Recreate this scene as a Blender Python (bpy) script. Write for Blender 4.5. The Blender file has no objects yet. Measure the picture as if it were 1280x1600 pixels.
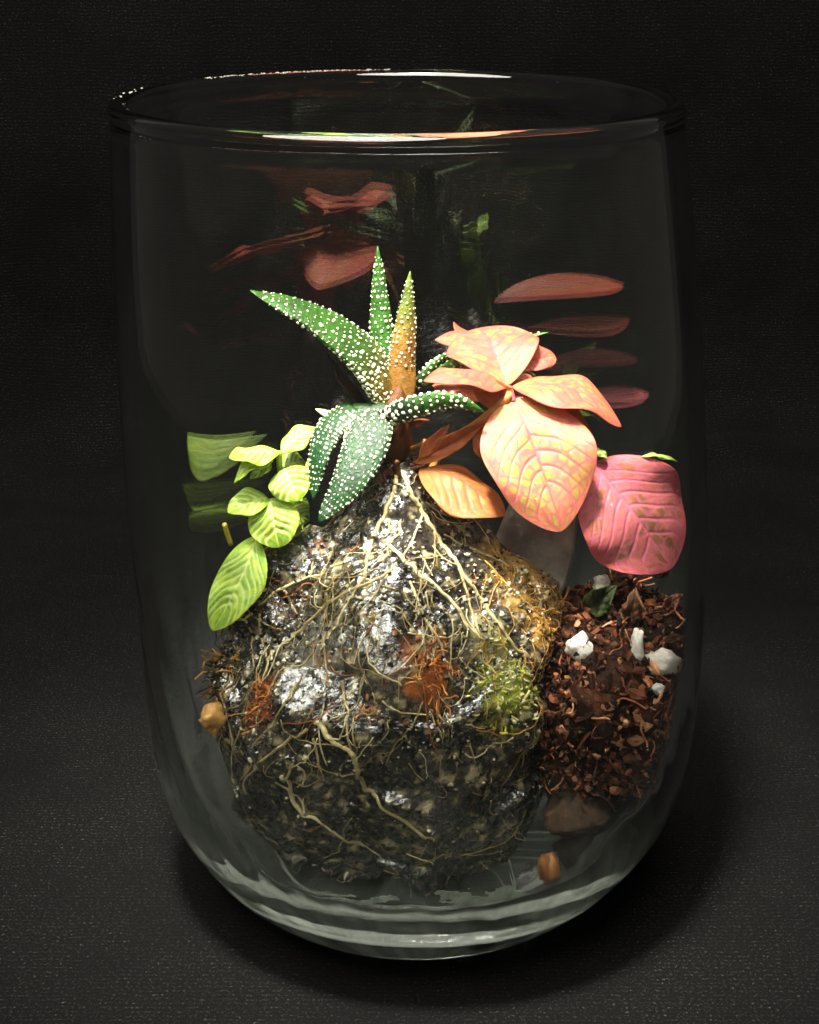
import bpy, bmesh, math, random
import numpy as np
from mathutils import Vector, noise
from mathutils.bvhtree import BVHTree

# ---------------------------------------------------------------- camera, light, exposure
S = 0.01                                   # everything below is written in centimetres
random.seed(7); RNG = np.random.default_rng(7)
scene = bpy.context.scene
C = scene.collection
CAM = np.array([0.0, -22.0, 14.4]); PITCH = math.radians(20.8); FPX = 2500.0
cd = bpy.data.cameras.new('camera'); cam = bpy.data.objects.new('camera', cd); C.objects.link(cam)
cam.location = CAM * S
cam.rotation_euler = (math.radians(90) - PITCH, 0, 0)
cd.sensor_fit = 'VERTICAL'; cd.sensor_height = 24.0; cd.lens = 24.0 * FPX / 1600.0
cd.clip_start = 0.01; cd.clip_end = 10
scene.camera = cam

world = bpy.data.worlds.new('World'); scene.world = world; world.use_nodes = True
wb = world.node_tree.nodes['Background']
wb.inputs[0].default_value = (1.0, 0.93, 0.84, 1); wb.inputs[1].default_value = 0.04

def lamp(name, kind, loc, target, power, size, col):
    ld = bpy.data.lights.new(name, kind); ld.energy = power; ld.color = col
    if kind == 'AREA':
        ld.shape = 'DISK'; ld.size = size * S
    else:
        ld.shadow_soft_size = size * S
    o = bpy.data.objects.new(name, ld); C.objects.link(o)
    o.location = Vector(loc) * S
    o.rotation_euler = (Vector(target) - Vector(loc)).to_track_quat('-Z', 'Y').to_euler()
    return o
key = lamp('ceiling_lamp', 'SPOT', (-4.8, -12.5, 47), (0.3, 0.2, 4), 53.0, 3.2, (1.0, 0.95, 0.87))
key.data.spot_size = math.radians(24); key.data.spot_blend = 1.0
fill = lamp('fill_lamp', 'AREA', (-14, -24, 68), (0, 14, 5), 14.0, 60, (1.0, 0.94, 0.86))  # added soft fill, no known source; lifts backdrop, rim and rock front

vs = scene.view_settings
vs.view_transform = 'Standard'; vs.look = 'None'; vs.gamma = 1.0; vs.exposure = 0.0
scene.render.engine = 'CYCLES'
cy = scene.cycles
cy.max_bounces = 14; cy.transmission_bounces = 12; cy.glossy_bounces = 6; cy.diffuse_bounces = 3
cy.transparent_max_bounces = 12
cy.caustics_refractive = True; cy.caustics_reflective = False
cy.blur_glossy = 0.3; cy.sample_clamp_indirect = 60.0
cy.use_denoising = True
cy.use_adaptive_sampling = True; cy.adaptive_threshold = 0.02

# ---------------------------------------------------------------- helpers
FW = np.array([0, math.cos(PITCH), -math.sin(PITCH)]); UP = np.array([0, math.sin(PITCH), math.cos(PITCH)])
def at(px, py, Y):
    """a measured point of the photograph at depth Y (cm) -> its place in the world (cm)"""
    d = FW * FPX + np.array([1.0, 0, 0]) * (px - 640) + UP * (800 - py)
    return CAM + d * ((Y + 22.0) / d[1])
def lin(r, g, b):
    f = lambda c: ((c / 255.0 + 0.055) / 1.055) ** 2.4 if c > 10 else c / 255.0 / 12.92
    return np.array([f(r), f(g), f(b)])
def nz(p, s=1.0, o=0.0):
    return noise.noise((p[0] * s + o, p[1] * s - o, p[2] * s + 2 * o))
def fbm(p, s, n=4, o=0.0):
    return noise.fractal((p[0] * s + o, p[1] * s - o, p[2] * s + 2 * o), 1.0, 2.0, n)
def smooth(a, b, x):
    t = np.clip((x - a) / (b - a), 0, 1); return t * t * (3 - 2 * t)

def mk(name, V, F, mat, parent=None, cols=None, shade=True, uv=None, mats=None, fm=None):
    """one mesh object; V in cm world coordinates"""
    V = np.asarray(V, float)
    if parent is None:
        org = np.array([(V[:, 0].min() + V[:, 0].max()) / 2, (V[:, 1].min() + V[:, 1].max()) / 2, V[:, 2].min()])
    else:
        r = parent
        while r.parent: r = r.parent
        org = np.array(r.location) / S
    me = bpy.data.meshes.new(name)
    me.from_pydata(((V - org) * S).tolist(), [], F)
    for m in (mats or [mat]): me.materials.append(m)
    if fm is not None: me.polygons.foreach_set('material_index', np.asarray(fm, np.int32))
    if shade: me.polygons.foreach_set('use_smooth', np.ones(len(me.polygons), bool))
    if cols is not None:
        a = me.color_attributes.new('tint', 'FLOAT_COLOR', 'POINT')
        cc = np.ones((len(V), 4), np.float32); cc[:, :3] = np.clip(cols, 0, 1)
        a.data.foreach_set('color', cc.ravel())
    if uv is not None:
        l = me.uv_layers.new(name='UVMap')
        idx = np.zeros(len(me.loops), np.int32); me.loops.foreach_get('vertex_index', idx)
        l.data.foreach_set('uv', np.asarray(uv, np.float32)[idx].ravel())
    me.update()
    o = bpy.data.objects.new(name, me); C.objects.link(o)
    if parent is None: o.location = org * S
    else: o.parent = parent
    return o
def tag(o, label=None, cat=None, group=None, kind=None):
    for k, v in (('label', label), ('category', cat), ('group', group), ('kind', kind)):
        if v: o[k] = v
    return o
def empty(name, loc):
    o = bpy.data.objects.new(name, None); C.objects.link(o); o.location = Vector(loc) * S
    o.empty_display_size = 0.005
    return o

class Bag:
    """collects pieces into one mesh"""
    def __init__(s): s.V = []; s.F = []; s.K = []; s.n = 0
    def add(s, V, F, col=None):
        V = np.asarray(V, float); s.V.append(V)
        s.F.extend([tuple(i + s.n for i in f) for f in F]); s.n += len(V)
        c = np.ones((len(V), 3)) if col is None else np.broadcast_to(np.asarray(col, float), (len(V), 3))
        s.K.append(c)
    def tube(s, P, R, k=5, col=None, flat=1.0):
        P = np.asarray(P, float); n = len(P); R = np.broadcast_to(np.asarray(R, float), (n,))
        T = np.gradient(P, axis=0); T /= np.linalg.norm(T, axis=1)[:, None] + 1e-9
        ref = np.array([0.31, 0.27, 0.91]); a = np.cross(T, ref); a /= np.linalg.norm(a, axis=1)[:, None] + 1e-9
        b = np.cross(T, a); ph = np.arange(k) * 2 * math.pi / k
        ring = P[:, None] + R[:, None, None] * (a[:, None] * np.cos(ph)[None, :, None] + flat * b[:, None] * np.sin(ph)[None, :, None])
        V = ring.reshape(-1, 3); F = []
        for i in range(n - 1):
            for j in range(k):
                q = (j + 1) % k
                F.append((i * k + j, i * k + q, (i + 1) * k + q, (i + 1) * k + j))
        F.append(tuple(range(k - 1, -1, -1))); F.append(tuple((n - 1) * k + j for j in range(k)))
        s.add(V, F, col)
    def build(s, name, mat, parent=None, shade=True):
        return mk(name, np.concatenate(s.V), s.F, mat, parent, np.concatenate(s.K), shade)
def spline(P, n):
    """Catmull-Rom through points"""
    P = np.asarray(P, float); m = len(P)
    if m == 2: return P[0] + (P[1] - P[0]) * np.linspace(0, 1, n)[:, None]
    Q = np.vstack([2 * P[0] - P[1], P, 2 * P[-1] - P[-2]])
    t = np.linspace(0, m - 1 - 1e-6, n); i = t.astype(int); f = (t - i)[:, None]
    p0, p1, p2, p3 = Q[i], Q[i + 1], Q[i + 2], Q[i + 3]
    return 0.5 * (2 * p1 + (p2 - p0) * f + (2 * p0 - 5 * p1 + 4 * p2 - p3) * f ** 2 + (3 * p1 - p0 - 3 * p2 + p3) * f ** 3)
def icos(sub):
    bm = bmesh.new(); bmesh.ops.create_icosphere(bm, subdivisions=sub, radius=1)
    V = np.array([v.co[:] for v in bm.verts]); F = [tuple(v.index for v in f.verts) for f in bm.faces]; bm.free()
    return V, F
ICO1, ICO2, ICO3, ICO4 = icos(1), icos(2), icos(3), icos(4)

# ---------------------------------------------------------------- materials
def mat(name):
    m = bpy.data.materials.new(name); m.use_nodes = True
    nt = m.node_tree; nt.nodes.clear()
    out = nt.nodes.new('ShaderNodeOutputMaterial')
    def N(t, **kw):
        n = nt.nodes.new(t)
        for k, v in kw.items(): setattr(n, k, v)
        return n
    def Lk(a, b): nt.links.new(a, b)
    return m, N, Lk, out
def coords(N, Lk, kind='Object'):
    tc = N('ShaderNodeTexCoord'); mp = N('ShaderNodeMapping'); mp.inputs['Scale'].default_value = (100, 100, 100)
    Lk(tc.outputs[kind], mp.inputs[0]); return mp.outputs[0]
def noise_n(N, Lk, vec, scale, detail=3, rough=0.5):
    n = N('ShaderNodeTexNoise'); n.inputs['Scale'].default_value = scale; n.inputs['Detail'].default_value = detail
    n.inputs['Roughness'].default_value = rough; Lk(vec, n.inputs['Vector']); return n.outputs['Fac']
def ramp(N, Lk, fac, stops):
    r = N('ShaderNodeValToRGB'); e = r.color_ramp.elements
    while len(e) < len(stops): e.new(0.5)
    for q, (p, c) in zip(e, stops):
        q.position = p; q.color = (c, c, c, 1) if not hasattr(c, '__len__') else (*c, 1)
    Lk(fac, r.inputs[0]); return r.outputs[0]
def math_n(N, Lk, op, a, b):
    n = N('ShaderNodeMath', operation=op)
    for i, x in enumerate((a, b)):
        if hasattr(x, 'links'): Lk(x, n.inputs[i])
        else: n.inputs[i].default_value = x
    return n.outputs[0]
def mixc(N, Lk, fac, a, b, mode='MIX'):
    n = N('ShaderNodeMix', data_type='RGBA', blend_type=mode)
    for s_, x in ((n.inputs[0], fac), (n.inputs[6], a), (n.inputs[7], b)):
        if hasattr(x, 'links'): Lk(x, s_)
        else: s_.default_value = x if not hasattr(x, '__len__') else (*x, 1)
    return n.outputs[2]

def tint_mat(name, rough=0.5, spec=0.4, transl=0.0, vary=0.25, vscale=6.0, bump=0.15, bscale=25.0, coat=0.0, rvar=0.0, bdist=0.0004):
    """colour from the mesh's own tint, with grain, fine relief and optional light passing through"""
    m, N, Lk, out = mat(name)
    v = coords(N, Lk); at_ = N('ShaderNodeAttribute', attribute_name='tint')
    f = noise_n(N, Lk, v, vscale, 4, 0.6)
    g = ramp(N, Lk, f, [(0.25, 1 - vary), (0.75, 1 + vary * 0.4)])
    col = mixc(N, Lk, 1.0, at_.outputs['Color'], g, 'MULTIPLY')
    p = N('ShaderNodeBsdfPrincipled'); Lk(col, p.inputs['Base Color'])
    p.inputs['Roughness'].default_value = rough; p.inputs['Specular IOR Level'].default_value = spec
    p.inputs['Coat Weight'].default_value = coat; p.inputs['Coat Roughness'].default_value = 0.08
    if rvar:
        rf = noise_n(N, Lk, v, vscale * 2.3, 3, 0.6)
        Lk(ramp(N, Lk, rf, [(0.35, max(0.03, rough - rvar)), (0.65, min(1, rough + rvar))]), p.inputs['Roughness'])
    if bump:
        b = N('ShaderNodeBump'); b.inputs['Strength'].default_value = bump; b.inputs['Distance'].default_value = bdist
        Lk(noise_n(N, Lk, v, bscale, 4, 0.65), b.inputs['Height']); Lk(b.outputs[0], p.inputs['Normal']); Lk(b.outputs[0], p.inputs['Coat Normal'])
    if transl:
        t = N('ShaderNodeBsdfTranslucent'); Lk(col, t.inputs[0]); mx = N('ShaderNodeMixShader'); mx.inputs[0].default_value = transl
        Lk(p.outputs[0], mx.inputs[1]); Lk(t.outputs[0], mx.inputs[2]); Lk(mx.outputs[0], out.inputs[0])
    else: Lk(p.outputs[0], out.inputs[0])
    return m

def cloth_mat():
    m, N, Lk, out = mat('black_knit')
    tc = N('ShaderNodeTexCoord'); uv = tc.outputs['UV']                 # uv in cm along the sheet
    warp = N('ShaderNodeTexNoise'); warp.inputs['Scale'].default_value = 2.2; warp.inputs['Detail'].default_value = 4; Lk(uv, warp.inputs['Vector'])
    w2 = N('ShaderNodeVectorMath', operation='MULTIPLY_ADD'); w2.inputs[1].default_value = (0.14, 0.14, 0); Lk(warp.outputs['Color'], w2.inputs[0]); Lk(uv, w2.inputs[2])
    sx = N('ShaderNodeSeparateXYZ'); Lk(w2.outputs[0], sx.inputs[0])
    rows = math_n(N, Lk, 'SINE', math_n(N, Lk, 'MULTIPLY', sx.outputs[1], 2 * math.pi / 0.09), 0)
    colm = math_n(N, Lk, 'SINE', math_n(N, Lk, 'MULTIPLY', sx.outputs[0], 2 * math.pi / 0.075), 0)
    knit = math_n(N, Lk, 'ADD', math_n(N, Lk, 'MULTIPLY', rows, 0.10), math_n(N, Lk, 'MULTIPLY', math_n(N, Lk, 'MULTIPLY', rows, colm), 0.10))
    fz = noise_n(N, Lk, uv, 19.0, 3, 0.75); fz2 = noise_n(N, Lk, uv, 48.0, 2, 0.6)
    h = math_n(N, Lk, 'ADD', math_n(N, Lk, 'ADD', knit, math_n(N, Lk, 'MULTIPLY', fz, 2.6)), math_n(N, Lk, 'MULTIPLY', fz2, 1.2))      # ~1.5 centre
    lint = ramp(N, Lk, math_n(N, Lk, 'MULTIPLY', h, 0.33), [(0.56, (0.001, 0.001, 0.0009)), (0.68, (0.0028, 0.0026, 0.0024)), (0.79, (0.026, 0.024, 0.021)), (0.91, (0.20, 0.18, 0.155))])
    big = ramp(N, Lk, noise_n(N, Lk, uv, 0.35, 3, 0.6), [(0.3, 0.28), (0.7, 0.95)])
    col = mixc(N, Lk, 1.0, lint, big, 'MULTIPLY')
    p = N('ShaderNodeBsdfPrincipled'); Lk(col, p.inputs['Base Color']); p.inputs['Roughness'].default_value = 0.9
    p.inputs['Specular IOR Level'].default_value = 0.12
    b = N('ShaderNodeBump'); b.inputs['Strength'].default_value = 0.8; b.inputs['Distance'].default_value = 0.0005
    Lk(h, b.inputs['Height']); Lk(b.outputs[0], p.inputs['Normal']); Lk(p.outputs[0], out.inputs[0])
    return m

def glass_mat(name, film):
    m, N, Lk, out = mat(name)
    v = coords(N, Lk); sx = N('ShaderNodeSeparateXYZ'); Lk(v, sx.inputs[0]); zz = math_n(N, Lk, 'MULTIPLY', sx.outputs[2], 1 / 12.0)
    g = N('ShaderNodeBsdfPrincipled'); g.inputs['Base Color'].default_value = (0.955, 0.985, 0.965, 1)
    g.inputs['Roughness'].default_value = 0.0; g.inputs['Transmission Weight'].default_value = 1.0; g.inputs['IOR'].default_value = 1.60
    if not film:
        Lk(g.outputs[0], out.inputs[0]); return m
    # inner face: a thin dried-water film, thicker low down, in streaks and blots
    an = math_n(N, Lk, 'ARCTAN2', sx.outputs[1], sx.outputs[0]); cb = N('ShaderNodeCombineXYZ')
    Lk(math_n(N, Lk, 'ADD', math_n(N, Lk, 'MULTIPLY', an, 5.0), math_n(N, Lk, 'MULTIPLY', sx.outputs[2], 0.35)), cb.inputs[0]); Lk(math_n(N, Lk, 'MULTIPLY', sx.outputs[2], 0.30), cb.inputs[1])
    st = noise_n(N, Lk, cb.outputs[0], 2.0, 2, 0.5)
    hgt = ramp(N, Lk, zz, [(0.05, 1.0), (0.11, 0.55), (0.19, 0.15), (0.34, 0.035), (0.60, 0.01)])
    fac = math_n(N, Lk, 'MULTIPLY', math_n(N, Lk, 'MULTIPLY', ramp(N, Lk, st, [(0.30, 0.2), (0.75, 1.0)]), hgt), film)
    d = N('ShaderNodeBsdfDiffuse'); d.inputs[0].default_value = (0.62, 0.70, 0.60, 1)
    t = N('ShaderNodeBsdfTranslucent'); t.inputs[0].default_value = (0.62, 0.70, 0.60, 1)
    dt = N('ShaderNodeMixShader'); dt.inputs[0].default_value = 0.5; Lk(d.outputs[0], dt.inputs[1]); Lk(t.outputs[0], dt.inputs[2])
    mx = N('ShaderNodeMixShader'); Lk(fac, mx.inputs[0]); Lk(g.outputs[0], mx.inputs[1]); Lk(dt.outputs[0], mx.inputs[2])
    Lk(mx.outputs[0], out.inputs[0]); return m

M = {
    'cloth': cloth_mat(),
    'glass': glass_mat('clear_glass', 0), 'glass_in': glass_mat('filmed_glass', 0.45),
    'rock': tint_mat('wet_rock', 0.26, 0.9, 0, 0.55, 6.0, 0.35, 8.0, 1.0, 0.14, bdist=0.0006),
    'stone': tint_mat('rough_stone', 0.75, 0.3, 0, 0.5, 4.0, 0.6, 12.0),
    'grit': tint_mat('wet_grit', 0.14, 0.9, 0, 0.4, 9.0, 0.3, 30.0, 1.0),
    'root': tint_mat('pale_root', 0.45, 0.4, 0.1, 0.35, 7.0, 0.35, 30.0),
    'fibre': tint_mat('fibre', 0.5, 0.4, 0.15, 0.3, 6.0, 0.2, 30.0),
    'soil': tint_mat('peat_soil', 0.8, 0.2, 0, 0.6, 5.0, 0.8, 16.0),
    'haworthia': tint_mat('succulent_skin', 0.46, 0.35, 0.05, 0.5, 5.0, 0.6, 14.0),
    'wart': tint_mat('white_wart', 0.35, 0.4, 0, 0.12, 10.0, 0.0),
    'pink': tint_mat('pink_leaf', 0.45, 0.3, 0.30, 0.2, 9.0, 0.25, 28.0),
    'lime': tint_mat('lime_leaf', 0.45, 0.35, 0.26, 0.14, 9.0, 0.25, 30.0),
    'stem': tint_mat('plant_stem', 0.5, 0.35, 0.1, 0.3, 8.0, 0.2, 25.0),
    'speck': tint_mat('mineral_speck', 0.5, 0.4, 0.2, 0.3, 20.0, 0.0),
    'perlite': tint_mat('perlite', 0.8, 0.3, 0.1, 0.2, 6.0, 0.8, 18.0),
    'pebble': tint_mat('pebble', 0.4, 0.5, 0, 0.45, 4.0, 0.3, 18.0, 0.2),
    'bits': tint_mat('plant_litter', 0.6, 0.3, 0.15, 0.45, 6.0, 0.5, 18.0),
}
def water_mat():
    m, N, Lk, out = mat('water')
    tr = N('ShaderNodeBsdfTransparent'); gl = N('ShaderNodeBsdfGlossy'); gl.inputs['Roughness'].default_value = 0.25
    x = N('ShaderNodeMixShader'); x.inputs[0].default_value = 0.07; Lk(tr.outputs[0], x.inputs[1]); Lk(gl.outputs[0], x.inputs[2]); Lk(x.outputs[0], out.inputs[0]); return m
M['water'] = water_mat()
def smear_mat():
    m, N, Lk, out = mat('chalky_water_mark')
    v = coords(N, Lk); f = noise_n(N, Lk, v, 5.0, 4, 0.6)
    d = N('ShaderNodeBsdfPrincipled'); Lk(ramp(N, Lk, f, [(0.3, (0.62, 0.70, 0.60)), (0.7, (0.80, 0.86, 0.78))]), d.inputs['Base Color']); d.inputs['Roughness'].default_value = 0.5
    t = N('ShaderNodeBsdfTranslucent'); t.inputs[0].default_value = (0.7, 0.77, 0.68, 1)
    a = N('ShaderNodeMixShader'); a.inputs[0].default_value = 0.5; Lk(d.outputs[0], a.inputs[1]); Lk(t.outputs[0], a.inputs[2])
    tr = N('ShaderNodeBsdfTransparent'); mx = N('ShaderNodeMixShader')
    Lk(ramp(N, Lk, f, [(0.3, 0.45), (0.6, 0.9)]), mx.inputs[0]); Lk(tr.outputs[0], mx.inputs[1]); Lk(a.outputs[0], mx.inputs[2]); Lk(mx.outputs[0], out.inputs[0])
    return m
M['smear'] = smear_mat()

# ---------------------------------------------------------------- the cloth: table and rise behind in one sheet
def cloth():
    nx, ny = 150, 230
    xs = np.linspace(-34, 34, nx); ss = np.linspace(-24, 66, ny); V = []; UV = []
    turn, rad = 18.0, 4.0; arc = rad * math.pi / 2
    for s_ in ss:
        for x in xs:
            if s_ < turn: y, z, n = s_, 0.0, (0, 0, 1)
            elif s_ < turn + arc:
                a = (s_ - turn) / rad; y, z, n = turn + rad * math.sin(a), rad * (1 - math.cos(a)), (0, -math.sin(a), math.cos(a))
            else: y, z, n = turn + rad, rad + s_ - turn - arc, (0, -1, 0)
            r = math.hypot(x, min(s_, 30) - 0.0)
            k = float(smooth(5.0, 12.0, np.array(r)))
            d = k * (0.55 * nz((x * 0.09, s_ * 0.13, 1.7)) + 0.16 * nz((x * 0.3, s_ * 0.33, 4.2)) + 0.05 * nz((x, s_, 9.1)))
            if s_ > 10: d += float(smooth(10., 22., np.array(s_))) * (0.9 * nz((x * 0.16 + 0.02 * s_, s_ * 0.03, 6.6)) + 0.3 * nz((x * 0.5, s_ * 0.05, 2.6)))
            ln = s_ - 19.0 - 0.02 * x + 0.5 * nz((x * 0.2, 3.3, 0)); d += 0.22 * math.exp(-(ln / 0.5) ** 2)      # the creased fold behind the glass
            if s_ < turn: d = max(d, -0.4)
            V.append((x + n[0] * d, y + n[1] * d, z + n[2] * d - 0.015)); UV.append((x, s_))
    F = [(j * nx + i, j * nx + i + 1, (j + 1) * nx + i + 1, (j + 1) * nx + i) for j in range(ny - 1) for i in range(nx - 1)]
    o = mk('cloth', V, F, M['cloth'], uv=UV); tag(o, 'black knitted cloth under and behind the glass', None, None, 'structure')
cloth()

# ---------------------------------------------------------------- the glass
ZK = np.array([0, .1, .5, 1.0, 1.7, 2.6, 4, 6, 8, 10, 12.]); RK = np.array([2.50, 2.64, 3.147, 3.56, 3.93, 4.128, 4.19, 4.199, 4.12, 3.98, 3.80])
def pchip(xk, yk, x):
    h = np.diff(xk); dl = np.diff(yk) / h; m = np.zeros(len(xk)); m[0] = dl[0]; m[-1] = dl[-1]
    for i in range(1, len(xk) - 1): m[i] = 0 if dl[i - 1] * dl[i] <= 0 else 2 * dl[i - 1] * dl[i] / (dl[i - 1] + dl[i])
    x = np.asarray(x, float); i = np.clip(np.searchsorted(xk, x) - 1, 0, len(xk) - 2); t = (x - xk[i]) / h[i]
    return (2*t**3-3*t**2+1)*yk[i] + (t**3-2*t**2+t)*h[i]*m[i] + (-2*t**3+3*t**2)*yk[i+1] + (t**3-t**2)*h[i]*m[i+1]
CXK = (np.array([0., 2, 4, 8, 12]), np.array([0.10, 0.18, 0.19, 0.03, -0.17]))   # the glass is blown a little crooked
def cx(z): return pchip(CXK[0], CXK[1], np.clip(z, 0, 12))
ZI = np.array([0.62, .68, .95, 1.4, 2.0, 2.8, 4, 6, 8, 10, 12.])
RI = np.array([2.0, 2.35, 2.92, 3.36, 3.68, 3.87, 3.945, 3.965, 3.89, 3.755, 3.585])
_zl = np.linspace(0, 12.2, 1221); _RL = pchip(ZI, RI, np.clip(_zl, 0.62, 12)).tolist(); _CL = cx(_zl).tolist()
_OL = pchip(ZK, RK, np.clip(_zl, 0, 12)).tolist()
def r_in(z): return _RL[min(1220, max(0, int(z * 100 + .5)))]
def cxs(z): return _CL[min(1220, max(0, int(z * 100 + .5)))]
def keep_in(P, gap=0.05):
    """keeps a point inside the glass"""
    x, y, z = float(P[0]), float(P[1]), max(float(P[2]), 0.64 + gap); r = r_in(z) - gap; c = cxs(z); d = math.hypot(x - c, y)
    if d > r: x, y = c + (x - c) * r / d, y * r / d
    return np.array((x, y, z))
def glass():
    zo = np.concatenate([[0.03, 0.0, 0.0, 0.01, .04, .1, .2, .35], np.linspace(.5, 11.72, 64)])
    ro = pchip(ZK, RK, zo); ro[:4] = [1.6, 1.9, 2.3, 2.47]
    prof = [(0.0, 0.10), (0.8, 0.09), (1.4, 0.06)] + list(zip(ro, zo))
    tm = 11.80; rm = 3.70; w = 0.135                             # the rolled lip
    for a in np.linspace(-0.35, math.pi + 0.35, 15): prof.append((rm + w * math.cos(a), tm + 0.07 + w * 0.95 * math.sin(a)))
    n_out = len(prof) - 4
    zi = np.concatenate([np.linspace(11.70, 1.0, 64), [.85, .75, .68, .645, .63]]); ri = pchip(ZI, RI, zi); ri[-1] = 2.05; ri[-2] = 2.2
    prof += list(zip(ri, zi)) + [(1.6, 0.615), (0.9, 0.605), (0.0, 0.60)]
    nt = 224; th = np.arange(nt) * 2 * math.pi / nt; V = []; F = []; fm = []
    n = len(prof)
    for k, (r, z) in enumerate(prof):
        inner = k > n_out
        for a in th:
            rr = r
            low = max(0.0, 1 - z / 6.5)
            if r > 0.5:
                tw = a + 0.16 * z
                g = noise.noise((math.cos(tw) * 4.0, math.sin(tw) * 4.0, z * 0.25 + (7 if inner else 0)))
                g2 = noise.noise((math.cos(tw) * 11, math.sin(tw) * 11, z * 0.35 + 3))
                rr = r + (0.022 if inner else 0.006) * low * (g + 0.7 * g2) + 0.006 * noise.noise((math.cos(a) * 1.6, math.sin(a) * 1.6, z * 0.5))
            V.append((cxs(z) + rr * math.cos(a), rr * math.sin(a), z + (0.010 * noise.noise((math.cos(a) * 3, math.sin(a) * 3, 5)) if z > 11.6 else 0)))
    for k in range(1, n - 2):
        for j in range(nt):
            q = (j + 1) % nt
            F.append((k * nt + j, k * nt + q, (k + 1) * nt + q, (k + 1) * nt + j)); fm.append(1 if k >= n_out + 6 else 0)
    b = len(V); V.append((float(cx(0)), 0, prof[0][1])); V.append((float(cx(0)), 0, prof[-1][1]))
    for j in range(nt):
        q = (j + 1) % nt
        F.append((b, nt + q, nt + j)); fm.append(0)
        F.append((b + 1, (n - 2) * nt + j, (n - 2) * nt + q)); fm.append(1)
    V = np.array(V); used = sorted({i for f in F for i in f}); mp = {i: k for k, i in enumerate(used)}
    o = mk('drinking_glass', V[used], [tuple(mp[i] for i in f) for f in F], None, mats=[M['glass'], M['glass_in']], fm=fm)
    tag(o, 'tall clear stemless glass with rounded foot holding the little planting', 'glass')
glass()

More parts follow.
